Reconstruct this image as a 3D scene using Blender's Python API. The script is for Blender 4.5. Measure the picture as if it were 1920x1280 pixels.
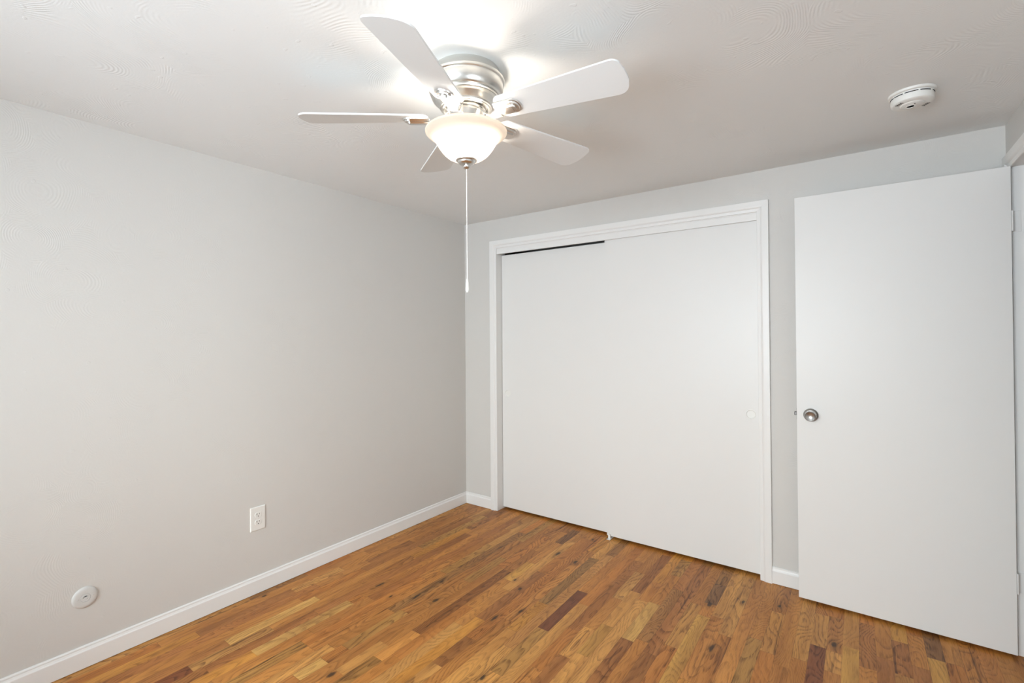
import bpy, bmesh, math, random
from mathutils import Vector, Matrix
PI = math.pi
rnd = random.Random(7)
for o in list(bpy.data.objects): bpy.data.objects.remove(o, do_unlink=True)
scene = bpy.context.scene
COL = scene.collection

# ------------------------------------------------------------ room measures (metres)
H = 2.2508          # ceiling height
W = 3.1001          # width, left wall x=0, right wall x=W
YF = -4.45          # wall behind the camera; back wall is y=0
FX, FY = 1.5042, -1.7327   # ceiling fan axis

# ------------------------------------------------------------ camera
cam_d = bpy.data.cameras.new('camera')
cam = bpy.data.objects.new('camera', cam_d); COL.objects.link(cam)
R_ = Vector((0.80526641, 0.59287562, -0.00667145)); U_ = Vector((0.01004406, -0.00239013, 0.9999467)); F_ = Vector((-0.59282808, 0.8052905, 0.00787957))
cam.matrix_world = Matrix(((R_.x, U_.x, -F_.x, 2.5779138), (R_.y, U_.y, -F_.y, -2.9893191), (R_.z, U_.z, -F_.z, 1.3524848), (0, 0, 0, 1)))
cam_d.sensor_fit = 'HORIZONTAL'; cam_d.sensor_width = 36.0
cam_d.lens = 907.1066 * 36.0 / 1920.0
cam_d.shift_x = 17.578 / 1920.0; cam_d.shift_y = -18.775 / 1920.0
cam_d.clip_start = 0.02; cam_d.clip_end = 60
scene.camera = cam

# ------------------------------------------------------------ world, daylight, exposure
world = bpy.data.worlds.new('world'); scene.world = world; world.use_nodes = True
wn = world.node_tree.nodes; wl = world.node_tree.links
SKY, GROUND = (0.865, 0.95, 1.0, 1), (0.74, 0.835, 0.92, 1)      # overcast sky over pale ground, seen through the windows
tc = wn.new('ShaderNodeTexCoord'); sz = wn.new('ShaderNodeSeparateXYZ'); mr = wn.new('ShaderNodeMapRange'); mxw = wn.new('ShaderNodeMix'); mxw.data_type = 'RGBA'
wl.new(tc.outputs['Generated'], sz.inputs[0]); wl.new(sz.outputs[2], mr.inputs[0]); mr.inputs[1].default_value = -0.03; mr.inputs[2].default_value = 0.03
wl.new(mr.outputs[0], mxw.inputs[0]); mxw.inputs[6].default_value = GROUND; mxw.inputs[7].default_value = SKY
wl.new(mxw.outputs[2], wn['Background'].inputs[0]); wn['Background'].inputs[1].default_value = 13.3
world.cycles.sampling_method = 'MANUAL'; world.cycles.sample_map_resolution = 512
WX0, WX1, WZ0, WZ1 = 0.70, 2.50, 0.66, 2.08      # window opening in the wall behind the camera
RY0, RY1, RZ0, RZ1 = -2.90, -2.26, 1.24, 1.86    # unseen window added in the right wall, sized to light the left wall
def portal(loc, rot, sx, sy):        # guides the sky light through the opening, gives off nothing itself
    ld = bpy.data.lights.new('window_portal', 'AREA'); ld.shape = 'RECTANGLE'; ld.size = sx; ld.size_y = sy
    ld.cycles.is_portal = True
    lo = bpy.data.objects.new('window_portal', ld); COL.objects.link(lo); lo.location = loc; lo.rotation_euler = rot
portal(((WX0 + WX1) / 2, YF - 0.12, (WZ0 + WZ1) / 2), (PI / 2, 0, 0), WX1 - WX0, WZ1 - WZ0)      # faces +y, into the room
portal((W + 0.12, (RY0 + RY1) / 2, (RZ0 + RZ1) / 2), (PI / 2, 0, PI / 2), RY1 - RY0, RZ1 - RZ0)  # faces -x, into the room
vs = scene.view_settings
scene.display_settings.display_device = 'sRGB'
vs.view_transform = 'Standard'; vs.look = 'None'; vs.gamma = 1.0; vs.use_curve_mapping = False; vs.exposure = 0.50

# ------------------------------------------------------------ material helpers
def lin(c):
    return tuple((v / 12.92 if v <= 0.04045 else ((v + 0.055) / 1.055) ** 2.4) for v in c)
def mat(name, col, rough=0.5, metal=0.0, spec=None):
    m = bpy.data.materials.new(name); m.use_nodes = True
    b = m.node_tree.nodes['Principled BSDF']
    b.inputs['Base Color'].default_value = (*col, 1); b.inputs['Roughness'].default_value = rough; b.inputs['Metallic'].default_value = metal
    if spec is not None: b.inputs['Specular IOR Level'].default_value = spec
    return m
class NT:
    def __init__(s, m): s.t = m.node_tree; s.n = s.t.nodes; s.b = s.n.get('Principled BSDF')
    def node(s, ty, **kw):
        n = s.n.new(ty)
        for k, v in kw.items(): setattr(n, k, v)
        return n
    def set(s, sock, v):
        if isinstance(v, bpy.types.NodeSocket): s.t.links.new(v, sock)
        elif v is not None: sock.default_value = v
    def math(s, op, a, b=None, c=None, clamp=False):
        n = s.node('ShaderNodeMath', operation=op, use_clamp=clamp)
        for i, v in enumerate((a, b, c)):
            if v is not None: s.set(n.inputs[i], v)
        return n.outputs[0]
    def vmath(s, op, a, b=None):
        n = s.node('ShaderNodeVectorMath', operation=op); s.set(n.inputs[0], a)
        if b is not None: s.set(n.inputs[1], b)
        return n.outputs[1] if op in ('LENGTH', 'DISTANCE', 'DOT_PRODUCT') else n.outputs[0]
    def pos(s): return s.node('ShaderNodeNewGeometry').outputs['Position']
    def noise(s, v, scale, detail=2, rough=0.5, dist=0.0):
        n = s.node('ShaderNodeTexNoise'); s.set(n.inputs['Vector'], v)
        n.inputs['Scale'].default_value = scale; n.inputs['Detail'].default_value = detail; n.inputs['Roughness'].default_value = rough; n.inputs['Distortion'].default_value = dist
        return n.outputs['Fac']
    def noisec(s, v, scale, detail=2):
        n = s.node('ShaderNodeTexNoise'); s.set(n.inputs['Vector'], v); n.inputs['Scale'].default_value = scale; n.inputs['Detail'].default_value = detail
        return n.outputs['Color']
    def step(s, v, a, b, o0=0.0, o1=1.0):
        n = s.node('ShaderNodeMapRange', interpolation_type='SMOOTHSTEP'); s.set(n.inputs[0], v)
        for i, x in zip((1, 2, 3, 4), (a, b, o0, o1)): n.inputs[i].default_value = x
        return n.outputs[0]
    def mix(s, f, a, b, mode='MIX'):
        n = s.node('ShaderNodeMix', data_type='RGBA', blend_type=mode); s.set(n.inputs[0], f)
        s.set(n.inputs[6], a); s.set(n.inputs[7], b); return n.outputs[2]
    def bump(s, h, dist, strength=1.0):
        n = s.node('ShaderNodeBump'); s.set(n.inputs['Height'], h); n.inputs['Distance'].default_value = dist; n.inputs['Strength'].default_value = strength
        s.t.links.new(n.outputs[0], s.b.inputs['Normal'])
        return n

# painted wall: eggshell greige with faint brushed plaster patches
def swirl_bump(k, scale, line, warp, dist, amount, fine):
    p = k.pos()
    off = k.vmath('SCALE', k.vmath('SUBTRACT', k.noisec(p, 3.0, 1), (0.5, 0.5, 0.5)))
    off.node.inputs['Scale'].default_value = warp
    q = k.vmath('ADD', p, off)
    v = k.node('ShaderNodeTexVoronoi', feature='F1'); k.set(v.inputs['Vector'], q); v.inputs['Scale'].default_value = scale
    ring = k.math('SINE', k.math('ADD', k.math('MULTIPLY', v.outputs['Distance'], 2 * PI / (line * scale)), k.math('MULTIPLY', k.noise(p, 14, 2), 5.0)))
    edge = k.step(v.outputs['Distance'], 0.12, 0.32)
    mask = k.math('MULTIPLY', k.step(k.noise(p, 2.6, 2), 0.44, 0.60), edge)
    mask = k.math('MULTIPLY', mask, k.step(k.noise(p, 11, 2), 0.38, 0.58))
    h = k.math('MULTIPLY', k.math('MULTIPLY', ring, mask), amount)
    h = k.math('ADD', h, k.math('MULTIPLY', k.noise(p, 130, 3), fine))
    speck = k.step(k.noise(p, 42, 0), 0.80, 0.86)
    h = k.math('ADD', h, k.math('MULTIPLY', speck, 1.2))
    k.bump(h, dist)
M = {}
M['wall'] = mat('wall_paint', lin((0.845, 0.834, 0.814)), 0.55, spec=0.35)
k = NT(M['wall']); swirl_bump(k, 5.5, 0.007, 0.16, 0.00030, 0.50, 0.9)
M['ceiling'] = mat('ceiling_paint', lin((0.925, 0.93, 0.924)), 0.6, spec=0.3)
k = NT(M['ceiling']); swirl_bump(k, 2.7, 0.0085, 0.22, 0.00045, 0.7, 0.5)
M['trim'] = mat('trim_paint', lin((0.935, 0.93, 0.918)), 0.35, spec=0.4)
M['door'] = mat('door_paint', lin((0.918, 0.913, 0.900)), 0.38, spec=0.4)
k = NT(M['door']); p = k.pos(); mp = k.vmath('MULTIPLY', p, (1, 1, 0.12)); k.bump(k.noise(mp, 60, 3), 0.0002, 0.6)
M['plastic'] = mat('white_plastic', lin((0.93, 0.925, 0.905)), 0.35)
M['dark'] = mat('dark_gap', (0.012, 0.012, 0.012), 0.7)
M['blade'] = mat('white_blade_laminate', lin((0.905, 0.91, 0.905)), 0.38)
M['gapwood'] = mat('raw_edge', lin((0.55, 0.50, 0.42)), 0.7)
# brushed nickel, lines run round the vertical axis
M['nickel'] = mat('brushed_nickel', lin((0.87, 0.86, 0.84)), 0.30, 1.0)
k = NT(M['nickel']); p = k.pos(); k.bump(k.noise(k.vmath('MULTIPLY', p, (6, 6, 900)), 1.0, 2), 0.00004, 0.5)
k.b.inputs['Anisotropic'].default_value = 0.4
M['steel'] = mat('satin_steel', lin((0.70, 0.695, 0.685)), 0.30, 1.0)
M['chrome'] = mat('polished_chain', lin((0.92, 0.90, 0.87)), 0.18, 1.0)
M['brass'] = mat('socket_tan', lin((0.88, 0.74, 0.55)), 0.5)
M['zinc'] = mat('latch_metal', lin((0.42, 0.41, 0.40)), 0.35, 1.0)
M['hall'] = mat('hall_paint', lin((0.84, 0.83, 0.81)), 0.6)
# frosted glass shade
g = bpy.data.materials.new('frosted_glass'); g.use_nodes = True; k = NT(g)
k.n.remove(k.b); out = k.n['Material Output']
tr = k.node('ShaderNodeBsdfTranslucent'); tr.inputs[0].default_value = (0.50, 0.46, 0.42, 1)
df = k.node('ShaderNodeBsdfDiffuse'); df.inputs[0].default_value = (0.95, 0.93, 0.90, 1)
gl = k.node('ShaderNodeBsdfGlossy'); gl.inputs['Roughness'].default_value = 0.3
m1 = k.node('ShaderNodeMixShader'); m1.inputs[0].default_value = 0.22
m2 = k.node('ShaderNodeMixShader'); m2.inputs[0].default_value = 0.04
em = k.node('ShaderNodeEmission'); em.inputs[0].default_value = (1.0, 0.86, 0.72, 1); em.inputs[1].default_value = 0.06
ad = k.node('ShaderNodeAddShader')
L_ = k.t.links.new
L_(tr.outputs[0], m1.inputs[1]); L_(df.outputs[0], m1.inputs[2]); L_(m1.outputs[0], m2.inputs[1]); L_(gl.outputs[0], m2.inputs[2])
L_(m2.outputs[0], ad.inputs[0]); L_(em.outputs[0], ad.inputs[1]); L_(ad.outputs[0], out.inputs[0])
M['glass'] = g
g = bpy.data.materials.new('bulb_glow'); g.use_nodes = True; b = g.node_tree.nodes['Principled BSDF']
b.inputs['Base Color'].default_value = (1, 1, 1, 1); b.inputs['Emission Color'].default_value = (1.0, 0.93, 0.84, 1); b.inputs['Emission Strength'].default_value = 90.0
M['bulb'] = g
g = bpy.data.materials.new('window_glass'); g.use_nodes = True; k = NT(g); k.n.remove(k.b)
tp = k.node('ShaderNodeBsdfTransparent'); gl = k.node('ShaderNodeBsdfGlossy'); gl.inputs['Roughness'].default_value = 0.02
fr = k.node('ShaderNodeFresnel'); fr.inputs[0].default_value = 1.45; mx = k.node('ShaderNodeMixShader')
k.t.links.new(fr.outputs[0], mx.inputs[0]); k.t.links.new(tp.outputs[0], mx.inputs[1]); k.t.links.new(gl.outputs[0], mx.inputs[2]); k.t.links.new(mx.outputs[0], k.n['Material Output'].inputs[0])
M['pane'] = g

# ------------------------------------------------------------ oak strip floor material
PLANKS=[(23,-0.686,-1.084,'purple'),(21,-0.302,-0.899,'gray'),(22,0.800,-1.280,'lightred'),(23,-1.084,-1.442,'olive'),(24,-0.793,-3.600,'light'),(25,0.800,-1.004,'brown'),(25,-1.004,-1.323,'orange'),(26,-0.641,-0.951,'lighto'),(26,-0.951,-1.192,'light'),(26,-1.192,-3.600,'brown'),(27,-0.886,-1.135,'yellow'),(27,-1.140,-3.600,'light'),(18,-1.187,-3.600,'yellowo'),(22,-1.526,-3.600,'light'),(16,-0.572,-0.815,'yellow'),(16,0.005,-0.243,'dark'),(11,-0.240,-0.869,'darkstreak'),(10,-0.520,-0.961,'olive'),(5,0.066,-0.384,'brown'),(4,-0.044,-0.151,'brown'),(3,-0.247,-3.600,'brown'),(16,-0.241,-0.651,'lighto'),(5,-0.401,-0.677,'yellowo'),(5,-0.717,-0.924,'yellowo'),(2,-0.775,-1.128,'brown'),(7,-1.019,-1.390,'lighto'),(7,-1.462,-1.950,'pale'),(6,0.800,-1.616,'redbrown'),(4,-1.538,-1.983,'pale'),(15,-0.732,-1.441,'darkbrown'),(19,-1.331,-1.541,'brown'),(19,-1.543,-3.600,'light'),(14,-1.579,-1.808,'light'),(12,-1.360,-1.696,'olive'),(5,-2.151,-2.267,'darkred'),(1,-1.573,-2.034,'brown'),(3,-1.751,-2.029,'brown'),(4,-1.984,-3.600,'brown'),(5,-1.814,-2.152,'tan'),(6,-1.619,-2.116,'redbrown'),(9,-1.787,-3.600,'olive'),(12,-1.800,-1.926,'pale'),(27,-0.015,-0.525,'redbrown'),(28,-0.368,-0.585,'lighto'),(30,-0.377,-0.899,'darkstreak'),(31,0.800,-0.966,'redbrown'),(32,-0.459,-0.866,'light'),(33,-0.545,-3.600,'yellow'),(29,-0.012,-0.232,'olive'),(26,-0.639,-0.924,'light'),(29,-0.575,-0.931,'pale'),(33,-0.191,-0.417,'dark'),(41,-0.493,-3.600,'darkred'),(41,-0.202,-0.479,'light'),(42,-0.195,-0.492,'mid'),(42,-0.501,-0.654,'light'),(43,0.800,-0.408,'light'),(43,-0.424,-3.600,'yellow'),(44,-0.173,-0.529,'brown'),(44,-0.542,-3.600,'lighto'),(45,0.800,-0.421,'lighto'),(45,-0.428,-3.600,'redbrown'),(46,0.800,-0.245,'yellow'),(46,-0.253,-0.513,'redbrown'),(47,-0.157,-0.390,'lighto'),(48,0.800,-0.300,'dark'),(48,-0.312,-3.600,'yellow'),(49,0.800,-0.310,'lighto'),(47,-0.414,-3.600,'redbrown'),]
KNOTS= [(0.714, -1.04), (0.715, -1.228), (0.864, -1.834), (0.606, -1.306), (1.228, -1.025), (0.466, -1.262), (1.205, -0.41), (1.035, -0.791), (1.367, -1.492), (1.16, -1.144), (2.478, -0.44), (2.248, -0.239), (2.095, -0.302), (2.054, -0.777), (1.963, -0.424), (0.062, -1.689), (1.15, -0.06), (1.066, -0.375), (0.821, -1.198), (1.108, -0.853)]

PW, PH0 = 0.0571, 0.053          # strip width and where the first full strip starts
def oak():
    m = mat('oak_strip_floor', (0.4, 0.2, 0.08), 0.42, spec=0.35); k = NT(m)
    tone = k.node('ShaderNodeAttribute', attribute_name='tone').outputs['Color']
    seed = k.node('ShaderNodeAttribute', attribute_name='seed').outputs['Vector']
    geo = k.node('ShaderNodeAttribute', attribute_name='strip').outputs['Vector']      # x0 of strip, y near end, y far end
    p = k.pos(); sp = k.node('ShaderNodeSeparateXYZ'); k.set(sp.inputs[0], p); X, Y = sp.outputs[0], sp.outputs[1]
    sg = k.node('ShaderNodeSeparateXYZ'); k.set(sg.inputs[0], geo)
    ss = k.node('ShaderNodeSeparateXYZ'); k.set(ss.inputs[0], seed); s1, s2, s3 = ss.outputs
    q = k.vmath('ADD', p, k.vmath('MULTIPLY', seed, (37.0, 53.0, 0.0)))
    # pores: long thin dark lines
    pore = k.noise(k.vmath('MULTIPLY', q, (420, 14, 1)), 1.0, 3, 0.6)
    pore = k.step(pore, 0.50, 0.68)
    # growth rings: contours of a smooth stretched field; straight grain or cathedral per strip
    field = k.noise(k.vmath('MULTIPLY', q, (9.0, 2.3, 1)), 1.0, 1, 0.4)
    lean = k.math('MULTIPLY', X, k.math('MULTIPLY_ADD', s3, 22.0, 4.0))
    fld = k.math('ADD', k.math('MULTIPLY', field, k.math('MULTIPLY_ADD', s1, 14.0, 5.0)), lean)
    saw = k.math('FRACT', k.math('MULTIPLY', fld, 1.35))
    ring = k.math('MULTIPLY', k.step(saw, 0.35, 0.92), k.step(saw, 0.93, 1.0, 1.0, 0.0))
    wob = k.noise(k.vmath('MULTIPLY', q, (160, 18, 1)), 1.0, 2)
    ring = k.math('MULTIPLY', ring, k.step(wob, 0.30, 0.62))
    ringamp = k.math('MULTIPLY_ADD', s2, 0.50, 0.32)
    # mineral streaks and broad tone drift along the strip
    drift = k.noise(k.vmath('MULTIPLY', q, (16, 1.6, 1)), 1.0, 2)
    streak = k.step(k.noise(k.vmath('MULTIPLY', q, (52, 2.0, 1)), 1.0, 3, 0.6, 0.4), 0.555, 0.72)
    streak = k.math('MULTIPLY', streak, k.step(s2, 0.15, 0.8))
    c = tone
    c = k.mix(k.step(drift, 0.25, 0.75), k.mix(1.0, c, (0.78, 0.70, 0.62, 1), 'MULTIPLY'), k.mix(1.0, c, (1.16, 1.16, 1.12, 1), 'MULTIPLY'))
    c = k.mix(k.math('MULTIPLY', ring, ringamp), c, k.mix(1.0, c, (0.30, 0.22, 0.17, 1), 'MULTIPLY'))
    c = k.mix(k.math('MULTIPLY', pore, 0.42), c, k.mix(1.0, c, (0.45, 0.36, 0.30, 1), 'MULTIPLY'))
    c = k.mix(k.math('MULTIPLY', streak, 0.88), c, k.mix(1.0, c, (0.26, 0.20, 0.17, 1), 'MULTIPLY'))
    # knots
    kn = None
    wx = k.math('MULTIPLY', k.math('SUBTRACT', k.noise(k.vmath('MULTIPLY', p, (60, 30, 1)), 1.0, 2), 0.5), 0.014)
    for i, (kx, ky) in enumerate(KNOTS):
        sx = (0.006, 0.008, 0.010, 0.007)[i % 4]; sy = (0.018, 0.030, 0.022, 0.014)[i % 4]
        dx = k.math('DIVIDE', k.math('ADD', k.math('SUBTRACT', X, kx), wx), sx); dy = k.math('DIVIDE', k.math('SUBTRACT', Y, ky), sy)
        d = k.math('ADD', k.math('MULTIPLY', dx, dx), k.math('MULTIPLY', dy, dy))
        d = k.math('ADD', k.math('MULTIPLY', k.step(d, 0.15, 1.6, 1.0, 0.0), 0.72), k.math('MULTIPLY', k.step(d, 0.8, 9.0, 1.0, 0.0), 0.28))
        kn = d if kn is None else k.math('MAXIMUM', kn, d)
    c = k.mix(k.math('MULTIPLY', kn, 0.92), c, (0.035, 0.017, 0.009, 1))
    # joints
    dxs = k.math('SUBTRACT', X, sg.outputs[0])
    e = k.math('MINIMUM', dxs, k.math('SUBTRACT', PW, dxs))
    e2 = k.math('MINIMUM', k.math('SUBTRACT', Y, sg.outputs[1]), k.math('SUBTRACT', sg.outputs[2], Y))
    gap = k.step(k.math('MINIMUM', e, e2), 0.0003, 0.0011, 1.0, 0.0)
    gapn = k.math('MULTIPLY', gap, k.step(k.noise(p, 3.0, 1), 0.30, 0.75, 0.10, 0.80))
    c = k.mix(gapn, c, k.mix(1.0, c, (0.22, 0.17, 0.14, 1), 'MULTIPLY'))
    k.set(k.b.inputs['Base Color'], c)
    k.set(k.b.inputs['Roughness'], k.math('MULTIPLY_ADD', pore, 0.12, 0.40))
    k.bump(k.math('ADD', k.math('MULTIPLY', pore, -0.15), k.math('MULTIPLY', gapn, -1.0)), 0.0004, 0.5)
    return m
M['oak'] = oak()
TONES = {'mid': (0.735, 0.51, 0.285), 'light': (0.795, 0.59, 0.355), 'lighto': (0.77, 0.54, 0.30), 'yellow': (0.80, 0.61, 0.34), 'yellowo': (0.79, 0.565, 0.285),
         'pale': (0.83, 0.665, 0.43), 'tan': (0.78, 0.585, 0.36), 'olive': (0.715, 0.54, 0.32), 'orange': (0.745, 0.502, 0.27), 'lightred': (0.77, 0.56, 0.345),
         'brown': (0.655, 0.445, 0.26), 'redbrown': (0.675, 0.452, 0.262), 'gray': (0.60, 0.45, 0.285), 'darkbrown': (0.56, 0.365, 0.205), 'darkred': (0.53, 0.32, 0.205),
         'purple': (0.47, 0.285, 0.20), 'dark': (0.54, 0.38, 0.245), 'darkstreak': (0.64, 0.46, 0.28)}
RND_T = ['mid'] * 12 + ['lighto'] * 6 + ['light'] * 4 + ['orange'] * 6 + ['brown'] + ['redbrown'] * 2 + ['olive'] * 3 + ['yellowo'] * 2 + ['tan'] + ['darkstreak']

# ------------------------------------------------------------ mesh helpers
def link(name, me, m=None, parent=None, smooth=False):
    o = bpy.data.objects.new(name, me); COL.objects.link(o)
    if m is not None:
        for mm in (m if isinstance(m, (list, tuple)) else [m]): me.materials.append(mm)
    if smooth:
        for f in me.polygons: f.use_smooth = True
        try: me.set_sharp_from_angle(angle=math.radians(32))
        except Exception: pass
    if parent is not None: o.parent = parent
    return o
def fin(name, bm, m=None, parent=None, smooth=False, norm=True):
    if norm: bmesh.ops.recalc_face_normals(bm, faces=bm.faces)
    me = bpy.data.meshes.new(name); bm.to_mesh(me); bm.free()
    return link(name, me, m, parent, smooth)
def box(bm, x0, x1, y0, y1, z0, z1, mi=0):
    v = [bm.verts.new(c) for c in ((x0, y0, z0), (x1, y0, z0), (x1, y1, z0), (x0, y1, z0), (x0, y0, z1), (x1, y0, z1), (x1, y1, z1), (x0, y1, z1))]
    fs = [bm.faces.new([v[i] for i in q]) for q in ((0, 3, 2, 1), (4, 5, 6, 7), (0, 1, 5, 4), (1, 2, 6, 5), (2, 3, 7, 6), (3, 0, 4, 7))]
    for f in fs: f.material_index = mi
    return v, fs
def bevbox(bm, x0, x1, y0, y1, z0, z1, b=0.002, seg=2):
    t = bmesh.new(); box(t, x0, x1, y0, y1, z0, z1)
    bmesh.ops.bevel(t, geom=list(t.edges), offset=b, segments=seg, affect='EDGES', profile=0.5)
    me = bpy.data.meshes.new('tmp'); t.to_mesh(me); t.free(); bm.from_mesh(me); bpy.data.meshes.remove(me)
def lathe(bm, prof, seg=64, origin=(0, 0, 0), mat4=None, close=False):
    """prof: list of (r, z). r=0 makes a pole."""
    rings = []
    new = []
    for r, z in prof:
        if r <= 1e-6:
            v = bm.verts.new((0, 0, z)); rings.append([v]); new.append(v)
        else:
            vs_ = [bm.verts.new((r * math.cos(2 * PI * i / seg), r * math.sin(2 * PI * i / seg), z)) for i in range(seg)]
            rings.append(vs_); new += vs_
    pairs = list(zip(rings, rings[1:]))
    if close: pairs.append((rings[-1], rings[0]))
    for a, b_ in pairs:
        for i in range(seg):
            j = (i + 1) % seg
            if len(a) == 1 and len(b_) == 1: continue
            if len(a) == 1: bm.faces.new((a[0], b_[i], b_[j]))
            elif len(b_) == 1: bm.faces.new((a[i], a[j], b_[0]))
            else: bm.faces.new((a[i], a[j], b_[j], b_[i]))
    mt = Matrix.Translation(origin) @ (mat4 if mat4 is not None else Matrix.Identity(4))
    for v in new: v.co = mt @ v.co
def sweep(bm, prof, path):
    """prof: list of (a, b) in the section plane; path: list of (origin, dirA, dirB); closed profile, capped."""
    rows = [[bm.verts.new(Vector(o) + Vector(A) * a + Vector(B) * b) for a, b in prof] for o, A, B in path]
    n = len(prof)
    for r0, r1 in zip(rows, rows[1:]):
        for i in range(n):
            j = (i + 1) % n; bm.faces.new((r0[i], r0[j], r1[j], r1[i]))
    bm.faces.new(rows[0][::-1]); bm.faces.new(rows[-1])
def empty(name, loc):
    o = bpy.data.objects.new(name, None); COL.objects.link(o); o.location = loc; o.empty_display_size = 0.1; return o
def tag(o, label=None, cat=None, group=None, kind=None):
    if label: o['label'] = label
    if cat: o['category'] = cat
    if group: o['group'] = group
    if kind: o['kind'] = kind
    return o
def struct(o, label, cat): return tag(o, label, cat, kind='structure')
def recenter(root):
    """children were modelled in world coordinates: keep them there under a moved Empty"""
    for c in root.children:
        c.matrix_parent_inverse = Matrix.Translation(-root.location)

# ------------------------------------------------------------ floor
def build_floor():
    verts, faces, tone, seed, strip = [], [], [], [], []
    kmin, kmax = -1, int(4.6 / PW)
    Y0, Y1 = YF - 0.0, 0.72
    for kx in range(kmin, kmax):
        x0 = PH0 + kx * PW
        given = sorted([(b, a, t) for (kk, a, b, t) in PLANKS if kk == kx])     # near y, far y, tone
        segs = []; y = Y0 - rnd.random() * 0.5
        given = [(max(g_[0], Y0 - 1), g_[1], g_[2]) for g_ in given]
        gi = 0
        def fill(a, b_):
            y = a
            while b_ - y > 0.05:
                L = rnd.choice((0.28, 0.38, 0.5, 0.65, 0.8, 1.0, 1.2)) * (0.85 + 0.3 * rnd.random())
                e = y + L
                if b_ - e < 0.18: e = b_
                segs.append((y, min(e, b_), rnd.choice(RND_T))); y = min(e, b_)
        cur = y
        for a, b_, t in given:
            if a < -3.55:                       # only the far end was seen: give the strip a plausible length
                a2 = max(Y0 - 1, b_ - (0.6 + rnd.random() * 0.7)); a = a2 if a2 > cur else cur
            if b_ > 0.7: b_ = min(Y1, a + 0.55 + rnd.random() * 0.6)
            if a > cur + 0.05: fill(cur, a)
            else: a = cur
            if b_ <= a: continue
            segs.append((a, b_, t)); cur = b_
        if cur < Y1: fill(cur, Y1 + 0.3)
        for a, b_, t in segs:
            a_, b2 = max(a, Y0), min(b_, Y1)
            if x0 > W + 0.06: a_ = max(a_, -1.30)          # hallway floor is short
            if b2 - a_ < 0.002: continue
            xa, xb = max(x0, -0.05), min(x0 + PW, 4.5)
            i = len(verts); verts += [(xa, a_, 0), (xb, a_, 0), (xb, b2, 0), (xa, b2, 0)]; faces.append((i, i + 1, i + 2, i + 3))
            c = TONES[t]; c = (min(1, c[0] * 1.015), c[1] * 0.985, c[2] * 0.87); j = 1 + (rnd.random() - 0.5) * 0.07; h_ = (rnd.random() - 0.5) * 0.014
            c = lin((min(1, c[0] * j + h_), c[1] * j, max(0.01, c[2] * j - h_)))
            tone.append(c)
            s = [rnd.random(), rnd.random(), rnd.random()]
            if t in ('purple', 'lighto', 'pale'): s[1] *= 0.5
            if t in ('darkstreak', 'dark', 'olive'): s[1] = 0.8 + 0.2 * s[1]
            seed.append(s); strip.append((x0, a, b_))
    # slab below
    for x0, x1, y0, y1, z0 in ((-0.05, W + 0.1, Y0, Y1, -0.05), (W + 0.1, 4.5, -1.30, Y1, -0.05)):
        i = len(verts)
        verts += [(x0, y0, z0), (x1, y0, z0), (x1, y1, z0), (x0, y1, z0)]; faces.append((i, i + 3, i + 2, i + 1))
        verts += [(x0, y0, -0.0005), (x1, y0, -0.0005), (x1, y1, -0.0005), (x0, y1, -0.0005)]
        for a in range(4):
            b_ = (a + 1) % 4; faces.append((i + a, i + b_, i + 4 + b_, i + 4 + a))
    while len(tone) < len(faces): tone.append((0.3, 0.15, 0.06)); seed.append((0.5, 0.5, 0.5)); strip.append((0, -9, 9))
    me = bpy.data.meshes.new('floor'); me.from_pydata(verts, [], faces)
    for nm, ty, data in (('tone', 'FLOAT_COLOR', [(*c, 1.0) for c in tone]), ('seed', 'FLOAT_VECTOR', seed), ('strip', 'FLOAT_VECTOR', strip)):
        at = me.attributes.new(nm, ty, 'FACE')
        for d, v in zip(at.data, data):
            if ty == 'FLOAT_COLOR': d.color = v
            else: d.vector = v
    return struct(link('floor', me, M['oak']), 'honey oak strip floor with knots and mixed brown boards', 'floor')
build_floor()

# ------------------------------------------------------------ walls and ceiling
T_ = 0.115
CX0, CX1, CZ = 0.322, 2.128, 2.021          # closet opening
DY0, DY1, DZ = -0.845, -0.079, 2.048        # doorway in the right wall
def wall(name, boxes, label, m='wall'):
    bm = bmesh.new()
    for b_ in boxes: box(bm, *b_)
    return struct(fin(name, bm, M[m]), label, 'wall')
wall('wall_left', [(-T_, 0, YF - T_, 0.85, 0, H)], 'light grey painted wall on the left with outlet and round plate')
wall('wall_back', [(0, CX0 - 0.016, 0, T_, 0, H), (CX1 + 0.016, W, 0, T_, 0, H), (CX0 - 0.016, CX1 + 0.016, 0, T_, CZ + 0.016, H)], 'light grey wall around the white sliding closet doors')
wall('wall_right', [(W, W + T_, DY1 + 0.018, 0.85, 0, H), (W, W + T_, RY1, DY0 - 0.018, 0, H), (W, W + T_, YF, RY0, 0, H), (W, W + T_, RY0, RY1, 0, RZ0), (W, W + T_, RY0, RY1, RZ1, H), (W, W + T_, DY0 - 0.018, DY1 + 0.018, DZ + 0.018, H)], 'light grey wall holding the doorway at the far right')
wall('wall_front', [(0, WX0, YF - T_, YF, 0, H), (WX1, W + T_, YF - T_, YF, 0, H), (WX0, WX1, YF - T_, YF, 0, WZ0), (WX0, WX1, YF - T_, YF, WZ1, H)], 'light grey wall behind the camera with the window')
wall('wall_closet', [(0, W, 0.72, 0.85, 0, H)], 'closet rear wall behind the sliding doors')
wall('wall_hall', [(4.4, 4.5, -1.35, 0.85, 0, H), (W + T_, 4.4, 0.74, 0.85, 0, H), (W + T_, 4.4, -1.35, -1.25, 0, H)], 'pale hallway wall beyond the doorway', 'hall')
bm = bmesh.new(); box(bm, -T_, W + T_, YF - T_, 0.85, H, H + 0.1); box(bm, W + T_, 4.5, -1.35, 0.85, H, H + 0.1)
struct(fin('ceiling', bm, M['ceiling']), 'white swirled plaster ceiling above the fan', 'ceiling')

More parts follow.
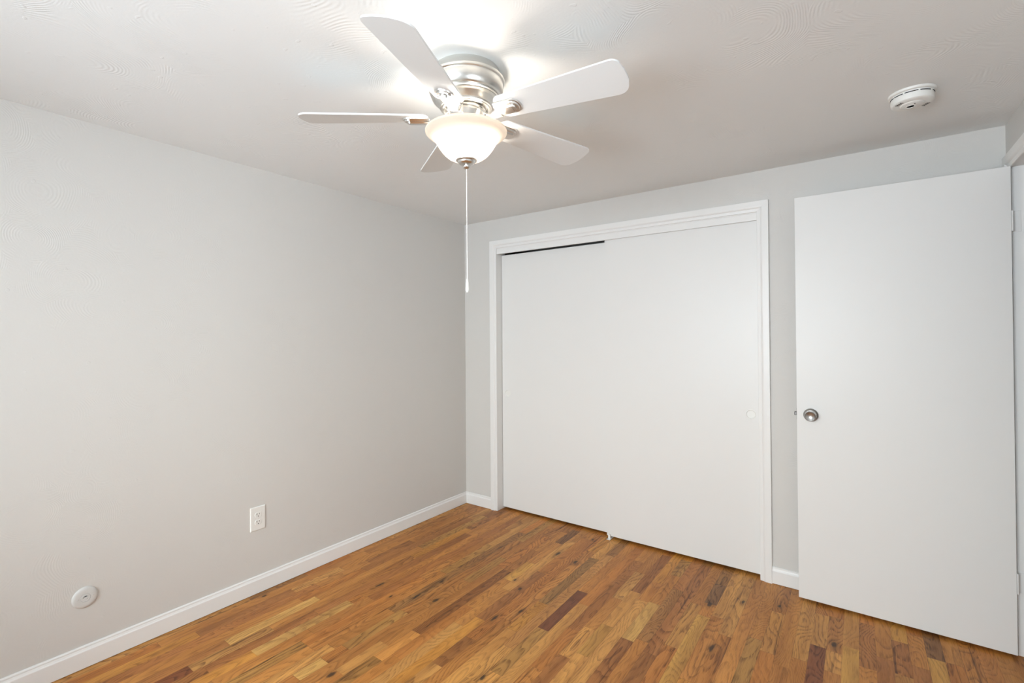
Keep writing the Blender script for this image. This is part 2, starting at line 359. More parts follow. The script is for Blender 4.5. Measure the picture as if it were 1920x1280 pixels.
# ------------------------------------------------------------ baseboards (profile: a = out of the wall, b = up)
BP = [(0, 0.0025), (0.0130, 0.0025), (0.0130, 0.0690), (0.0122, 0.0715), (0.0098, 0.0740), (0.0078, 0.0790), (0.0070, 0.0815), (0.0078, 0.0832), (0.0075, 0.0865), (0.0050, 0.0895), (0.0030, 0.0905), (0, 0.0905)]
def baseboard(name, p0, p1, n, label, m0=0, m1=0):
    """p0->p1 along the wall at z=0, n points into the room; m0/m1=1 mitre the end for an inside corner"""
    bm = bmesh.new(); d = (Vector(p1) - Vector(p0)).normalized(); n = Vector(n)
    A0 = n + d * m0; A1 = n - d * m1
    sweep(bm, BP, [(p0, A0, (0, 0, 1)), (p1, A1, (0, 0, 1))])
    return struct(fin(name, bm, M['trim']), label, 'baseboard')
baseboard('baseboard_left', (0, 0, 0), (0, YF, 0), (1, 0, 0), 'long white baseboard along the left wall', 1, 1)
baseboard('baseboard_back', (0, 0, 0), (0.2640, 0, 0), (0, -1, 0), 'short white baseboard between the corner and the closet casing', 1, 0)
baseboard('baseboard_back', (2.1875, 0, 0), (W, 0, 0), (0, -1, 0), 'white baseboard between closet casing and the open door', 0, 1)
baseboard('baseboard_right', (W, DY0 - 0.06, 0), (W, YF, 0), (-1, 0, 0), 'white baseboard on the right wall beyond the doorway', 0, 1)
baseboard('baseboard_front', (0, YF, 0), (W, YF, 0), (0, 1, 0), 'white baseboard behind the camera', 1, 1)

# ------------------------------------------------------------ closet: jambs, fascia, casing
# casing profile: a = from the outer edge towards the opening, b = out of the wall
CP = [(0, 0), (0, 0.0150), (0.002, 0.0165), (0.030, 0.0158), (0.0345, 0.0145), (0.0385, 0.0110), (0.0410, 0.0085), (0.0425, 0.0085), (0.0445, 0.0092), (0.0560, 0.0080), (0.0580, 0.0065), (0.0585, 0)]
def casing(name, corners, inn, out, label, m='trim'):
    """corners: outer-edge polyline; inn: per point direction to the opening (mitred); out: wall normal"""
    bm = bmesh.new(); sweep(bm, CP, [(c, i, out) for c, i in zip(corners, inn)])
    return struct(fin(name, bm, M[m]), label, 'door casing')
x0, x1, zt = 0.2640, 2.1875, 2.0835
trim = empty('trim_1', (CX0, 0, 0)); struct(trim, 'white mitred casing framing the sliding closet doors', 'door casing')
bm = bmesh.new(); sweep(bm, CP, [(c, i, (0, -1, 0)) for c, i in zip([(x0, 0, 0), (x0, 0, zt), (x1, 0, zt), (x1, 0, 0)], [(1, 0, 0), (1, 0, -1), (-1, 0, -1), (-1, 0, 0)])])
fin('casing', bm, M['trim'], trim)
bm = bmesh.new(); box(bm, CX0 - 0.016, CX0, 0.0, T_, 0.0, CZ); fin('side_jamb', bm, M['trim'], trim)
bm = bmesh.new(); box(bm, CX1, CX1 + 0.016, 0.0, T_, 0.0, CZ); fin('side_jamb', bm, M['trim'], trim)
bm = bmesh.new(); box(bm, CX0, CX1, 0.0, T_, CZ, CZ + 0.016); fin('head_jamb', bm, M['trim'], trim)
bm = bmesh.new(); bevbox(bm, CX0, CX1, 0.004, 0.018, 1.9815, CZ, 0.001, 1); fin('track_fascia', bm, M['trim'], trim)
recenter(trim)

def finger_pull(parent, cx, cz, y, r):
    bm = bmesh.new()
    prof = [(0, 0.0050), (r - 0.004, 0.0050), (r - 0.0015, 0.0030), (r - 0.0005, -0.0008), (r + 0.0006, -0.0010), (r + 0.0022, -0.0006), (r + 0.0028, 0.0002)]
    lathe(bm, [(a, -b_) for a, b_ in prof], 40, (cx, y, cz), Matrix.Rotation(PI / 2, 4, 'X'))
    return fin('finger_pull', bm, M['plastic'], parent, True)
def slab_with_hole(bm, x0, x1, y0, y1, z0, z1, cx, cz, r, depth):
    """flush door slab whose front face (y0) has a round recess"""
    n = 40
    t = bmesh.new()
    circ = [t.verts.new((cx + r * math.cos(2 * PI * i / n), y0, cz + r * math.sin(2 * PI * i / n))) for i in range(n)]
    cor = [t.verts.new(c) for c in ((x1, y0, z1), (x0, y0, z1), (x0, y0, z0), (x1, y0, z0))]
    # fan from each corner to a quarter of the circle
    for q in range(4):
        i0 = q * n // 4
        for i in range(i0, i0 + n // 4):
            t.faces.new((cor[q], circ[(i + 1) % n], circ[i % n]))
        t.faces.new((cor[q], cor[(q + 1) % 4], circ[(i0 + n // 4) % n]))
    inn = [t.verts.new((v.co.x, y0 + depth, v.co.z)) for v in circ]
    for i in range(n): t.faces.new((circ[i], circ[(i + 1) % n], inn[(i + 1) % n], inn[i]))
    t.faces.new(inn)
    bk = [t.verts.new((v.co.x, y1, v.co.z)) for v in cor]
    for q in range(4): t.faces.new((cor[q], cor[(q + 1) % 4], bk[(q + 1) % 4], bk[q]))
    t.faces.new(bk)
    me = bpy.data.meshes.new('tmp'); t.to_mesh(me); t.free(); bm.from_mesh(me); bpy.data.meshes.remove(me)
def sliding(name, x0, x1, y, px, label):
    bm = bmesh.new(); zb, ztop = 0.017, 2.005 if y < 0.05 else 1.977
    r = 0.0245
    slab_with_hole(bm, x0, x1, y, y + 0.034, zb, ztop, px, 0.9, r + 0.0002, 0.008)
    root = empty(name, ((x0 + x1) / 2, y, 0)); struct(root, label, 'closet door')
    fin('door_panel', bm, M['door'], root)
    finger_pull(root, px, 0.9, y, r)
    recenter(root)
    return root
sliding('door_2', CX0 + 0.003, 1.262, 0.066, 0.372, 'left white sliding closet door, set back under a dark top gap')
sliding('door_3', 1.2125, CX1 - 0.002, 0.024, 2.086, 'right white sliding closet door, overlapping in front of the other')
# clear plastic guide between the doors
gd = empty('door_guide', (1.232, 0.04, 0)); tag(gd, 'small white plastic floor guide under the meeting edge of the closet doors', 'door guide')
bm = bmesh.new(); bevbox(bm, 1.222, 1.247, -0.006, 0.110, 0.0, 0.004, 0.001, 1); fin('base_plate', bm, M['plastic'], gd)
bm = bmesh.new(); bevbox(bm, 1.226, 1.242, 0.010, 0.0195, 0.003, 0.030, 0.0015, 2); fin('guide_fin', bm, M['plastic'], gd)
bm = bmesh.new(); bevbox(bm, 1.226, 1.242, 0.0600, 0.0640, 0.003, 0.030, 0.001, 1); fin('guide_fin', bm, M['plastic'], gd)
bm = bmesh.new(); lathe(bm, [(0, 0.0058), (0.002, 0.0056), (0.0034, 0.0045), (0.0036, 0.0035)], 16, (1.2285, 0.0, 0)); fin('screw', bm, M['zinc'], gd, True)
recenter(gd)

# ------------------------------------------------------------ doorway in the right wall
tr2 = empty('trim_2', (W, DY1, 0)); struct(tr2, 'white casing and jamb of the doorway at the right edge', 'door casing')
bm = bmesh.new()
sweep(bm, CP, [((W, DY1 + 0.0565, 0), (0, -1, 0), (-1, 0, 0)), ((W, DY1 + 0.0565, 2.1010), (0, -1, -1), (-1, 0, 0)), ((W, DY0 - 0.0565, 2.1010), (0, 1, -1), (-1, 0, 0)), ((W, DY0 - 0.0565, 0), (0, 1, 0), (-1, 0, 0))])
fin('casing', bm, M['trim'], tr2)
for ya, yb in ((DY1 - 0.0, DY1 + 0.018), (DY0 - 0.018, DY0)):
    bm = bmesh.new(); bevbox(bm, W + 0.001, W + T_ + 0.004, ya, yb, 0.0, DZ, 0.001, 1); fin('side_jamb', bm, M['trim'], tr2)
bm = bmesh.new(); bevbox(bm, W + 0.001, W + T_ + 0.004, DY0 - 0.018, DY1 + 0.018, DZ, DZ + 0.018, 0.001, 1); fin('head_jamb', bm, M['trim'], tr2)
bm = bmesh.new(); box(bm, W + 0.040, W + 0.074, DY1 - 0.010, DY1 - 0.0002, 0, DZ - 0.0002); box(bm, W + 0.040, W + 0.074, DY0 + 0.0002, DY0 + 0.010, 0, DZ - 0.0002); box(bm, W + 0.040, W + 0.074, DY0 + 0.010, DY1 - 0.010, DZ - 0.010, DZ - 0.0002)
fin('door_stop', bm, M['trim'], tr2)
recenter(tr2)

# ------------------------------------------------------------ hinged flush door, open against the closet wall
DX0, DX1, DYF, DYB, DZ0, DZ1 = 2.3190, 3.0950, -0.1119, -0.0769, 0.0130, 2.0440
dr = empty('door_1', (3.1, DY1, 0)); struct(dr, 'plain white flush door standing open on the right with satin round knob', 'door')
bm = bmesh.new(); bevbox(bm, DX0, DX1, DYF, DYB, DZ0, DZ1, 0.0013, 2); fin('door_panel', bm, M['door'], dr)
KX, KZ = 2.3800, 0.9415
rot = Matrix.Rotation(PI / 2, 4, 'X')       # lathe z axis -> -y (out of the front face)
def knob(y, sgn):
    bm = bmesh.new(); R4 = rot if sgn > 0 else Matrix.Rotation(-PI / 2, 4, 'X')
    lathe(bm, [(0.0120, 0.0), (0.0325, 0.0), (0.0330, 0.0015), (0.0322, 0.0040), (0.0290, 0.0072), (0.0240, 0.0095), (0.0180, 0.0105), (0.0130, 0.0110), (0.0120, 0.0110)], 48, (KX, y, KZ), R4)
    ro = fin('rosette', bm, M['steel'], None, True)
    bm = bmesh.new()
    lathe(bm, [(0.0115, 0.010), (0.0115, 0.026), (0.0135, 0.030), (0.0190, 0.034), (0.0238, 0.040), (0.0252, 0.046), (0.0250, 0.0525), (0.0235, 0.0575), (0.0212, 0.0592), (0.0198, 0.0588), (0.0185, 0.0570), (0.0120, 0.0545), (0.0055, 0.0530), (0.0012, 0.0527), (0, 0.0527)], 48, (KX, y, KZ), R4)
    kn = fin('door_knob', bm, M['steel'], dr, True); kn['label'] = 'satin metal round knob with dished face'
    ro.parent = kn
    return kn
knob(DYF, 1); knob(DYB, -1)
bm = bmesh.new(); bevbox(bm, 2.3070, 2.3260, -0.1010, -0.0880, 0.9340, 0.9520, 0.002, 2); fin('latch_bolt', bm, M['zinc'], dr)
bm = bmesh.new(); bevbox(bm, 2.3182, 2.3200, -0.1070, -0.0820, 0.9130, 0.9720, 0.0004, 1); fin('latch_plate', bm, M['zinc'], dr)
for za, zb in ((1.7715, 1.8595), (0.2640, 0.3510)):
    bm = bmesh.new()
    bevbox(bm, 3.0985, 3.1290, -0.0815, -0.0788, za, zb, 0.0008, 1)                         # leaf on the jamb
    bevbox(bm, 3.0948, 3.1010, -0.1085, -0.0800, za + 0.001, zb - 0.001, 0.0008, 1)          # leaf on the door edge
    for j in range(5):
        h = (zb - za) / 5
        lathe(bm, [(0, za + j * h + 0.0006), (0.0042, za + j * h + 0.0006), (0.0048, za + j * h + 0.0012), (0.0048, za + (j + 1) * h - 0.0012), (0.0042, za + (j + 1) * h - 0.0006), (0, za + (j + 1) * h - 0.0006)], 16, (3.0955, -0.0735, 0))
    fin('hinge', bm, M['trim'], dr)
recenter(dr)

# ------------------------------------------------------------ window behind the camera, plus one added to light the left wall
def window(name, loc, rz, w, z0, z1, label):
    """modelled facing +y with the wall face at y=0, then turned"""
    wd = empty(name, loc); wd.rotation_euler = (0, 0, rz); struct(wd, label, 'window')
    h = w / 2; ya, yb = -0.09, -0.03
    bm = bmesh.new()
    for a in ((-h, -h + 0.05, ya, yb, z0, z1), (h - 0.05, h, ya, yb, z0, z1), (-h + 0.05, h - 0.05, ya, yb, z0, z0 + 0.05), (-h + 0.05, h - 0.05, ya, yb, z1 - 0.05, z1), (-0.02, 0.02, ya + 0.01, yb - 0.01, z0 + 0.05, z1 - 0.05)): bevbox(bm, *a, 0.003, 1)
    fin('window_frame', bm, M['trim'], wd)
    bm = bmesh.new(); box(bm, -h + 0.045, h - 0.045, -0.064, -0.060, z0 + 0.045, z1 - 0.045); fin('window_pane', bm, M['pane'], wd)
    bm = bmesh.new(); bevbox(bm, -h - 0.03, h + 0.03, -0.03, 0.035, z0 - 0.02, z0, 0.003, 2); fin('window_sill', bm, M['trim'], wd)
window('window_1', ((WX0 + WX1) / 2, YF, 0), 0, WX1 - WX0, WZ0, WZ1, 'white framed window in the wall behind the camera')
window('added_window_2', (W, (RY0 + RY1) / 2, 0), PI / 2, RY1 - RY0, RZ0, RZ1, 'white framed unseen window added to the right wall to light the left wall')

# ------------------------------------------------------------ duplex outlet on the left wall
oy, oz = -1.6910, 0.3916
ot = empty('wall_outlet', (0, oy, oz)); tag(ot, 'white duplex electrical outlet on the left wall above the baseboard', 'outlet')
bm = bmesh.new()
hw, hh = 0.0398, 0.0621
pr = [(hw, hh, 0.0), (hw, hh, 0.0022), (hw - 0.0018, hh - 0.0018, 0.0048), (hw - 0.0045, hh - 0.0045, 0.0056)]
rows = []
for a, b_, d in pr: rows.append([bm.verts.new((d, oy + sy * a, oz + sz * b_)) for sy, sz in ((-1, -1), (1, -1), (1, 1), (-1, 1))])
for r0, r1 in zip(rows, rows[1:]):
    for i in range(4): bm.faces.new((r0[i], r0[(i + 1) % 4], r1[(i + 1) % 4], r1[i]))
bm.faces.new(rows[-1]); bm.faces.new(rows[0][::-1])
fin('cover_plate', bm, M['plastic'], ot)
Ry = Matrix.Rotation(PI / 2, 4, 'Y')
for dz in (0.0195, -0.0195):
    bm = bmesh.new(); n = 32; c = oz + dz
    ring = []
    for i in range(n):
        a = 2 * PI * i / n; yy = 0.0170 * math.cos(a); zz = max(-0.0138, min(0.0138, 0.0170 * math.sin(a))); ring.append((yy, zz))
    v0 = [bm.verts.new((0.0050, oy + a, c + b_)) for a, b_ in ring]; v1 = [bm.verts.new((0.0072, oy + a, c + b_)) for a, b_ in ring]; v2 = [bm.verts.new((0.0078, oy + a * 0.93, c + b_ * 0.93)) for a, b_ in ring]
    for r0, r1 in ((v0, v1), (v1, v2)):
        for i in range(n): bm.faces.new((r0[i], r0[(i + 1) % n], r1[(i + 1) % n], r1[i]))
    bm.faces.new(v2)
    rc = fin('receptacle', bm, M['plastic'], ot)
    bm = bmesh.new()
    box(bm, 0.0070, 0.0080, oy - 0.0080, oy - 0.0058, c + 0.0005, c + 0.0095); box(bm, 0.0070, 0.0080, oy + 0.0055, oy + 0.0075, c + 0.0015, c + 0.0085)
    lathe(bm, [(0, 0.0080), (0.0026, 0.0080), (0.0026, 0.0070)], 12, (0, oy, c - 0.0065), Ry)
    sl = fin('slots', bm, M['dark'], None); sl.parent = rc; sl['label'] = 'dark plug slots'
bm = bmesh.new(); lathe(bm, [(0, 0.0068), (0.0020, 0.0066), (0.0030, 0.0056)], 16, (0, oy, oz), Ry); fin('screw', bm, M['plastic'], ot, True)
recenter(ot)

# ------------------------------------------------------------ painted round cable plate on the left wall
cy, cz = -2.4020, 0.2862
cp = empty('cable_plate', (0, cy, cz)); tag(cp, 'round grey painted cable plate with dark centre hole low on the left wall', 'cable plate')
M['platepaint'] = mat('plate_paint', lin((0.838, 0.834, 0.820)), 0.42)
bm = bmesh.new()
lathe(bm, [(0.0430, 0.0), (0.0430, 0.0018), (0.0412, 0.0048), (0.0375, 0.0072), (0.0320, 0.0084), (0.0240, 0.0088), (0.0172, 0.0088), (0.0165, 0.0078), (0.0158, 0.0088), (0.0150, 0.0098), (0.0080, 0.0098), (0.0078, 0.0030), (0, 0.0030)], 56, (0, cy, cz), Ry)
fin('plate', bm, M['platepaint'], cp, True)
bm = bmesh.new()
v = [bm.verts.new((x_, cy + a, cz + b_)) for x_ in (0.0040, 0.0096) for a, b_ in ((-0.0090, -0.0085), (0.0015, -0.0085), (0.0090, 0.0000), (0.0090, 0.0030), (-0.0040, 0.0030) , (-0.0090, -0.002))]
bm.faces.new(v[:6][::-1]); bm.faces.new(v[6:])
for i in range(6): bm.faces.new((v[i], v[(i + 1) % 6], v[6 + (i + 1) % 6], v[6 + i]))
fin('flap', bm, M['platepaint'], cp)
bm = bmesh.new(); lathe(bm, [(0, 0.0045), (0.0076, 0.0045)], 24, (0, cy, cz), Ry); fin('centre_hole', bm, M['dark'], cp)
for s in (-1, 1):
    bm = bmesh.new(); lathe(bm, [(0, 0.0102), (0.0022, 0.0100), (0.0032, 0.0088)], 16, (0, cy + s * 0.0245, cz), Ry); fin('screw', bm, M['platepaint'], cp, True)
recenter(cp)

# ------------------------------------------------------------ smoke alarm
sx, sy = 2.7480, -0.6160
sm = empty('smoke_alarm', (sx, sy, H)); tag(sm, 'round white smoke alarm on the ceiling above the open door', 'smoke alarm')
bm = bmesh.new(); lathe(bm, [(0, 0), (0.0690, 0), (0.0692, -0.0030), (0.0680, -0.0065), (0.0640, -0.0085), (0.0560, -0.0090)], 64, (sx, sy, H)); fin('mounting_ring', bm, M['plastic'], sm, True)
bm = bmesh.new(); lathe(bm, [(0.0560, -0.0080), (0.0612, -0.0090), (0.0612, -0.0140), (0.0618, -0.0185), (0.0618, -0.0300), (0.0605, -0.0345), (0.0570, -0.0370), (0.0500, -0.0380), (0.0360, -0.0380), (0.0345, -0.0400), (0.0325, -0.0412), (0, -0.0412)], 64, (sx, sy, H)); fin('alarm_body', bm, M['plastic'], sm, True)
bm = bmesh.new()
for a0, a1 in ((-178, -150), (-146, -118), (-113, -78), (-73, -40), (-30, -8), (2, 30), (40, 70), (80, 110), (120, 150), (155, 178)):
    n = 10; r = 0.0622
    pts = [(r * math.cos(math.radians(a0 + (a1 - a0) * i / n)), r * math.sin(math.radians(a0 + (a1 - a0) * i / n))) for i in range(n + 1)]
    for z0_, z1_ in ((-0.0128, -0.0154),):
        up = [bm.verts.new((sx + a, sy + b_, H + z0_)) for a, b_ in pts]; dn = [bm.verts.new((sx + a, sy + b_, H + z1_)) for a, b_ in pts]
        ui = [bm.verts.new((sx + a * 0.96, sy + b_ * 0.96, H + z0_)) for a, b_ in pts]; di = [bm.verts.new((sx + a * 0.96, sy + b_ * 0.96, H + z1_)) for a, b_ in pts]
        for i in range(n):
            bm.faces.new((up[i], up[i + 1], dn[i + 1], dn[i])); bm.faces.new((up[i + 1], up[i], ui[i], ui[i + 1])); bm.faces.new((dn[i], dn[i + 1], di[i + 1], di[i]))
        bm.faces.new((up[0], dn[0], di[0], ui[0])); bm.faces.new((up[n], ui[n], di[n], dn[n]))
fin('vent_slots', bm, M['dark'], sm)['label'] = 'dark vent slots around the rim'
bm = bmesh.new(); lathe(bm, [(0, -0.0412), (0.0100, -0.0412), (0.0105, -0.0405), (0.0112, -0.0418), (0.0128, -0.0424), (0.0138, -0.0416), (0.0140, -0.0408)], 32, (sx - 0.004, sy + 0.006, H)); fin('test_button', bm, M['plastic'], sm, True)
bm = bmesh.new(); lathe(bm, [(0, -0.0418), (0.0022, -0.0418), (0.0026, -0.0410)], 12, (sx + 0.006, sy - 0.016, H)); fin('indicator_light', bm, M['dark'], sm)
t = Matrix.Translation((sx, sy, H)) @ Matrix.Rotation(math.radians(35), 4, 'Z')
for sgn in (1, -1):
    bm = bmesh.new()
    for i in range(4):
        vv, _ = box(bm, sgn * 0.047 - 0.0060, sgn * 0.047 + 0.0060, -0.013 + i * 0.007, -0.0115 + i * 0.007, -0.0388, -0.0376)
    vv, _ = box(bm, sgn * 0.047 - 0.0004, sgn * 0.047 + 0.0004, -0.013, 0.0095, -0.0384, -0.0374)
    bmesh.ops.transform(bm, matrix=t, verts=bm.verts)
    fin('sounder_grille', bm, M['dark'], sm)
S4 = Matrix.Translation((sx, sy, H)) @ Matrix.Diagonal((1.043, 1.043, 1.12, 1)) @ Matrix.Translation((-sx, -sy, -H))
for c in sm.children: c.data.transform(S4)
recenter(sm)

# ------------------------------------------------------------ ceiling fan
fan = empty('ceiling_fan', (FX, FY, H)); tag(fan, 'white five-blade flush ceiling fan with brushed nickel housing and frosted bowl light', 'ceiling fan')
bm = bmesh.new()
lathe(bm, [(0.0, 0.0), (0.1140, 0.0), (0.1165, -0.0040), (0.1180, -0.0160), (0.1190, -0.0260), (0.1225, -0.0285), (0.1300, -0.0300), (0.1322, -0.0325), (0.1326, -0.0365), (0.1316, -0.0400), (0.1290, -0.0420), (0.1268, -0.0425),
           (0.1262, -0.0440), (0.1272, -0.0500), (0.1272, -0.0600), (0.1250, -0.0720), (0.1200, -0.0830), (0.1165, -0.0875), (0.1140, -0.0885), (0.1145, -0.0900), (0.1162, -0.0925), (0.1150, -0.0950), (0.1120, -0.0960),
           (0.1105, -0.0965), (0.1108, -0.0985), (0.1090, -0.1005), (0.1050, -0.1020), (0.1020, -0.1050), (0.0980, -0.1100), (0.0935, -0.1150), (0.0905, -0.1185), (0.0890, -0.1200), (0.0888, -0.1215), (0.0900, -0.1235),
           (0.0885, -0.1262), (0.0850, -0.1270), (0.0838, -0.1275), (0.0835, -0.1295), (0.0810, -0.1310), (0.0760, -0.1310), (0.0740, -0.1290), (0.0725, -0.1180), (0.0, -0.1180)], 96, (FX, FY, H))
fin('motor_housing', bm, M['nickel'], fan, True)
bm = bmesh.new(); lathe(bm, [(0, -0.1170), (0.0660, -0.1170), (0.0672, -0.1200), (0.0672, -0.1330), (0.0655, -0.1350), (0.0600, -0.1355), (0, -0.1355)], 64, (FX, FY, H)); fin('flywheel', bm, M['nickel'], fan, True)
bm = bmesh.new(); lathe(bm, [(0.0, -0.1350), (0.0560, -0.1355), (0.0575, -0.1370), (0.0578, -0.1400), (0.0568, -0.1415), (0.0562, -0.1900), (0.0550, -0.1960), (0.0520, -0.1980), (0, -0.1980)], 64, (FX, FY, H)); fin('switch_housing', bm, M['nickel'], fan, True)
for a in (-62, 58, 178):
    a = math.radians(a); bm = bmesh.new(); lathe(bm, [(0.0044, -0.001), (0.0044, 0.0012), (0.0034, 0.0024), (0, 0.0028)], 16, (FX + 0.0563 * math.cos(a), FY + 0.0563 * math.sin(a), H - 0.158), Matrix.Rotation(a, 4, 'Z') @ Ry)
    fin('screw', bm, M['chrome'], fan, True)
# blades: nominal ring plus the small sag and twist of each real blade
ZB, RT, A0_, WI, WO, BE = 2.0913, 0.5616, 2.5505, 0.0577, 0.0701, -0.2265
EX = [(-0.0114, 0.0097, -0.0067), (-0.0111, 0.0188, -0.0066), (-0.0019, -0.0234, -0.0037), (0.0257, -0.0132, 0.0090), (-0.0012, 0.0081, 0.0080)]
DR = 0.0065
def blade_outline():
    r0 = 0.130; pts = []
    def wid(r): return WI + (WO - WI) * (r - 0.2) / (RT - 0.2)
    def arc(cx, cy, r, a0, a1, n):
        return [(cx + r * math.cos(math.radians(a0 + (a1 - a0) * i / n)), cy + r * math.sin(math.radians(a0 + (a1 - a0) * i / n))) for i in range(n + 1)]
    wr = 0.053
    pts += arc(r0 + 0.034, -wr + 0.036, 0.036, 250, 180, 8)[0:]         # root corner, negative side
    pts += arc(r0 + 0.034, wr - 0.036, 0.036, 180, 110, 8)
    # positive side to the tip: larger corner radius on the trailing side
    wt = WO
    rc = 0.040
    pts += arc(RT - rc - 0.006, wt - rc, rc, 90, 12, 10)
    pts += [(RT - 0.0005, wt * 0.25), (RT, 0.0), (RT - 0.0005, -wt * 0.35)]
    rc2 = 0.026
    pts += arc(RT - rc2 - 0.004, -wt + rc2, rc2, -8, -90, 9)
    return pts
BO = blade_outline(); BT = 0.0055
arm_prof = [(a_ * 1.36, b_ * 1.35) for a_, b_ in ((-0.0230, 0.0), (-0.0230, -0.0035), (-0.0200, -0.0040), (-0.0175, -0.0075), (-0.0120, -0.0080), (-0.0095, -0.0120), (0.0095, -0.0120), (0.0120, -0.0080), (0.0175, -0.0075), (0.0200, -0.0040), (0.0230, -0.0035), (0.0230, 0.0))]
for kx, (da, db, dd) in enumerate(EX):
    a = A0_ + kx * 2 * PI / 5 + da; be = BE + db; drop = DR + dd
    u = Vector((math.cos(a), math.sin(a), 0)); v_ = Vector((-math.sin(a) * math.cos(be), math.cos(a) * math.cos(be), math.sin(be))); n_ = u.cross(v_).normalized()
    def P3(r, w, h, a_=None): return Vector((FX, FY, ZB)) + u * r + v_ * w + n_ * h - Vector((0, 0, 1)) * drop * ((r - 0.2) / (RT - 0.2))
    bm = bmesh.new()
    lo_ = [bm.verts.new(P3(r, w, 0.0)) for r, w in BO]; hi_ = [bm.verts.new(P3(r, w, BT)) for r, w in BO]
    bm.faces.new(lo_[::-1]); bm.faces.new(hi_); N = len(BO)
    for i in range(N): bm.faces.new((lo_[i], lo_[(i + 1) % N], hi_[(i + 1) % N], hi_[i]))
    bmesh.ops.recalc_face_normals(bm, faces=bm.faces)
    ed = [e for e in bm.edges if abs(e.calc_face_angle(0)) > 1.2]
    bmesh.ops.bevel(bm, geom=ed, offset=0.0009, segments=2, affect='EDGES')
    bl = fin('fan_blade', bm, M['blade'], fan)
    # arm: ribbed plate under the blade, closed by a half round foot, swan neck to the flywheel
    bm = bmesh.new()
    path = []
    for r in (0.128, 0.150, 0.175, 0.190):
        path.append((P3(r, 0, -0.0002), v_, n_))
    sweep(bm, arm_prof, path)
    # half round stepped foot
    for rad, h0, h1 in ((0.0318, 0.0, -0.0050), (0.0245, -0.0050, -0.0100), (0.0130, -0.0100, -0.0155)):
        n = 14; top = []; bot = []
        for i in range(n + 1):
            t = -PI / 2 + PI * i / n
            top.append(bm.verts.new(P3(0.190 + rad * 0.85 * math.cos(t), rad * math.sin(t), h0 - 0.0002))); bot.append(bm.verts.new(P3(0.190 + rad * 0.78 * math.cos(t), rad * 0.96 * math.sin(t), h1)))
        for i in range(n): bm.faces.new((top[i], top[i + 1], bot[i + 1], bot[i]))
        bm.faces.new(bot); bm.faces.new(top[::-1]); bm.faces.new((top[0], bot[0], bot[n], top[n]))
    # neck
    Z = Vector((0, 0, 1)); tv = Vector((-math.sin(a), math.cos(a), 0))
    ctrl = [(0.050, -0.1335, 0.010), (0.064, -0.1390, 0.0105), (0.078, -0.1545, 0.011), (0.092, -0.1690, 0.012), (0.108, -0.1745, 0.0135), (0.125, -0.1730, 0.0175), (0.140, -0.1715, 0.0200)]
    path = []
    for i, (r, z, w) in enumerate(ctrl):
        f = min(1.0, max(0.0, (r - 0.085) / 0.05)); side = (tv * (1 - f) + v_ * f).normalized()
        r1 = ctrl[min(i + 1, len(ctrl) - 1)]; r0 = ctrl[max(i - 1, 0)]
        d = (u * (r1[0] - r0[0]) + Z * (r1[1] - r0[1])).normalized(); nn = side.cross(d).normalized()
        if nn.z > 0: nn = -nn
        path.append((Vector((FX, FY, H)) + u * r + Z * z, side * w, nn))
    sweep(bm, [(-1, 0), (-0.85, 0.0035), (0.85, 0.0035), (1, 0), (0.85, -0.0015), (-0.85, -0.0015)], path)
    arm = fin('blade_arm', bm, M['nickel'], None, True); arm.parent = bl; arm['label'] = 'brushed nickel ribbed blade arm'
    bm = bmesh.new()
    lathe(bm, [(0, 0.0022), (0.0022, 0.0018), (0.0036, 0)], 12, P3(0.199, 0.010, -0.0050), Matrix(((v_.x, u.x, -n_.x, 0), (v_.y, u.y, -n_.y, 0), (v_.z, u.z, -n_.z, 0), (0, 0, 0, 1))))
    sc = fin('screw', bm, M['chrome'], None, True); sc.parent = bl
# light kit
bm = bmesh.new(); outer = [(0.1372, -0.2000), (0.1392, -0.2035), (0.1388, -0.2075), (0.1350, -0.2120), (0.1275, -0.2165), (0.1200, -0.2215), (0.1125, -0.2285), (0.1060, -0.2365), (0.0990, -0.2475), (0.0920, -0.2590), (0.0835, -0.2705), (0.0740, -0.2810), (0.0620, -0.2905), (0.0480, -0.2975), (0.0340, -0.3012), (0.0200, -0.3030), (0.0060, -0.3035)]
inner = [(max(r - 0.0035, 0.006), z + 0.0032 if r < 0.1 else z + 0.002) for r, z in outer[::-1]]
rim = [(0.1300, -0.2010), (0.1340, -0.1992)]
lathe(bm, outer + inner[:-1] + rim, 96, (FX, FY, H), close=True)
fin('glass_shade', bm, M['glass'], fan, True)['label'] = 'frosted white glass bowl shade'
bm = bmesh.new(); lathe(bm, [(0.0, -0.1975), (0.0048, -0.1975), (0.0048, -0.3060), (0, -0.3060)], 16, (FX, FY, H)); fin('centre_rod', bm, M['nickel'], fan, True)
bm = bmesh.new(); lathe(bm, [(0, -0.2960), (0.0350, -0.2985), (0.0362, -0.3005), (0.0358, -0.3025), (0.0330, -0.3040), (0.0300, -0.3045), (0.0292, -0.3055), (0.0285, -0.3090), (0.0262, -0.3120), (0.0215, -0.3145), (0.0120, -0.3152), (0.0070, -0.3155), (0.0065, -0.3175), (0.0080, -0.3190),
                             (0.0125, -0.3200), (0.0142, -0.3218), (0.0140, -0.3240), (0.0118, -0.3270), (0.0080, -0.3300), (0.0040, -0.3315), (0, -0.3318)], 48, (FX, FY, H)); fin('finial', bm, M['nickel'], fan, True)
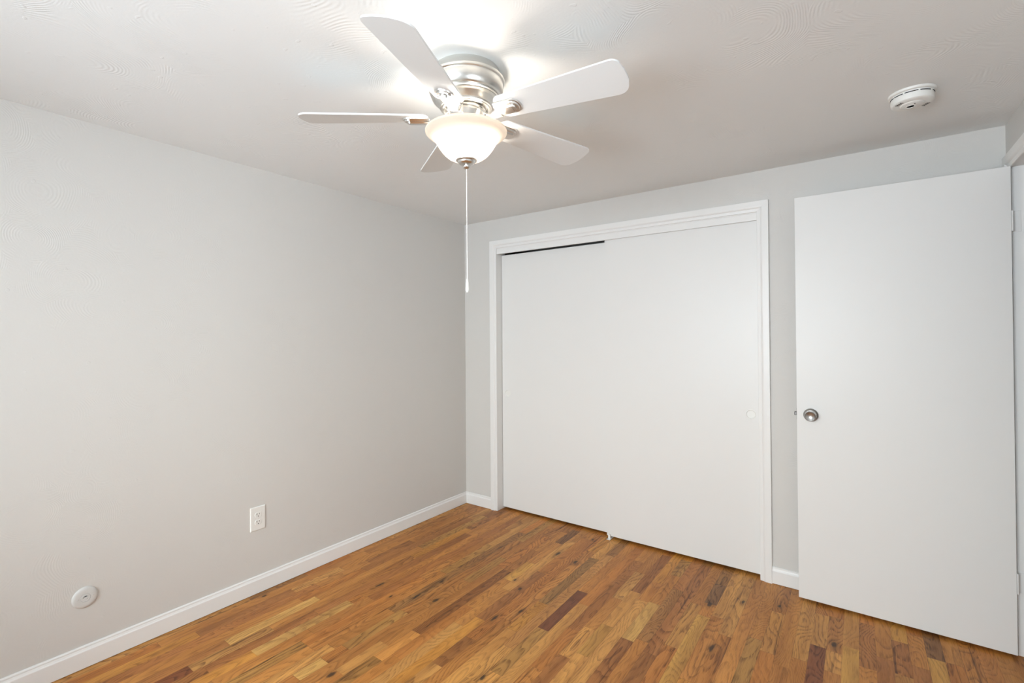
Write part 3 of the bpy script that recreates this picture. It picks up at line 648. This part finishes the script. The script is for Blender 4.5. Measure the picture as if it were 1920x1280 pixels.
for a in (15, 195):
    a = math.radians(a); mt = Matrix.Translation((FX, FY, H - 0.2330)) @ Matrix.Rotation(a, 4, 'Z') @ Matrix.Rotation(math.radians(98), 4, 'Y')   # lies nearly level, pointing outwards
    bm = bmesh.new(); lathe(bm, [(0, 0.010), (0.0125, 0.010), (0.0135, 0.012), (0.0135, 0.034), (0.0120, 0.036), (0, 0.036)], 24, (0, 0, 0), mt); fin('lamp_socket', bm, M['brass'], fan, True)
    bm = bmesh.new(); lathe(bm, [(0, 0.034), (0.0100, 0.035), (0.0120, 0.0410), (0.0165, 0.0560), (0.0200, 0.0700), (0.0205, 0.0800), (0.0180, 0.0900), (0.0110, 0.0965), (0, 0.0990)], 32, (0, 0, 0), mt); fin('light_bulb', bm, M['bulb'], fan, True)
for a in (-32, 148):
    a = math.radians(a); bm = bmesh.new(); bevbox(bm, -0.010, 0.010, -0.008, 0.008, -0.197, -0.178, 0.002, 1)
    mt = Matrix.Translation((FX + 0.062 * math.cos(a), FY + 0.062 * math.sin(a), H)) @ Matrix.Rotation(a, 4, 'Z')
    bmesh.ops.transform(bm, matrix=mt, verts=bm.verts); fin('tan_block', bm, M['brass'], fan)  # small tan blocks on either side of the switch housing
# pull chain: beads from the finial to a white drop
bm = bmesh.new(); z = H - 0.3325; zend = H - 0.708; i = 0; cx_ = FX + 0.0006; cy_ = FY
while z > zend:
    bmesh.ops.create_icosphere(bm, subdivisions=1, radius=0.00175, matrix=Matrix.Translation((cx_, cy_, z))); z -= 0.0042
bmesh.ops.create_cone(bm, cap_ends=True, segments=6, radius1=0.0005, radius2=0.0005, depth=0.376, matrix=Matrix.Translation((cx_, cy_, H - 0.5205)))
ch = fin('pull_chain', bm, M['chrome'], fan, True)
bm = bmesh.new(); lathe(bm, [(0, -0.7040), (0.0018, -0.7040), (0.0030, -0.7070), (0.0042, -0.7140), (0.0056, -0.7250), (0.0065, -0.7350), (0.0066, -0.7430), (0.0058, -0.7475), (0.0040, -0.7480), (0.0038, -0.7510), (0.0028, -0.7520), (0, -0.7520)], 32, (cx_, cy_, H))
pk = fin('pull_knob', bm, M['plastic'], None, True); pk.parent = ch; pk['label'] = 'white teardrop pull knob'
recenter(fan)
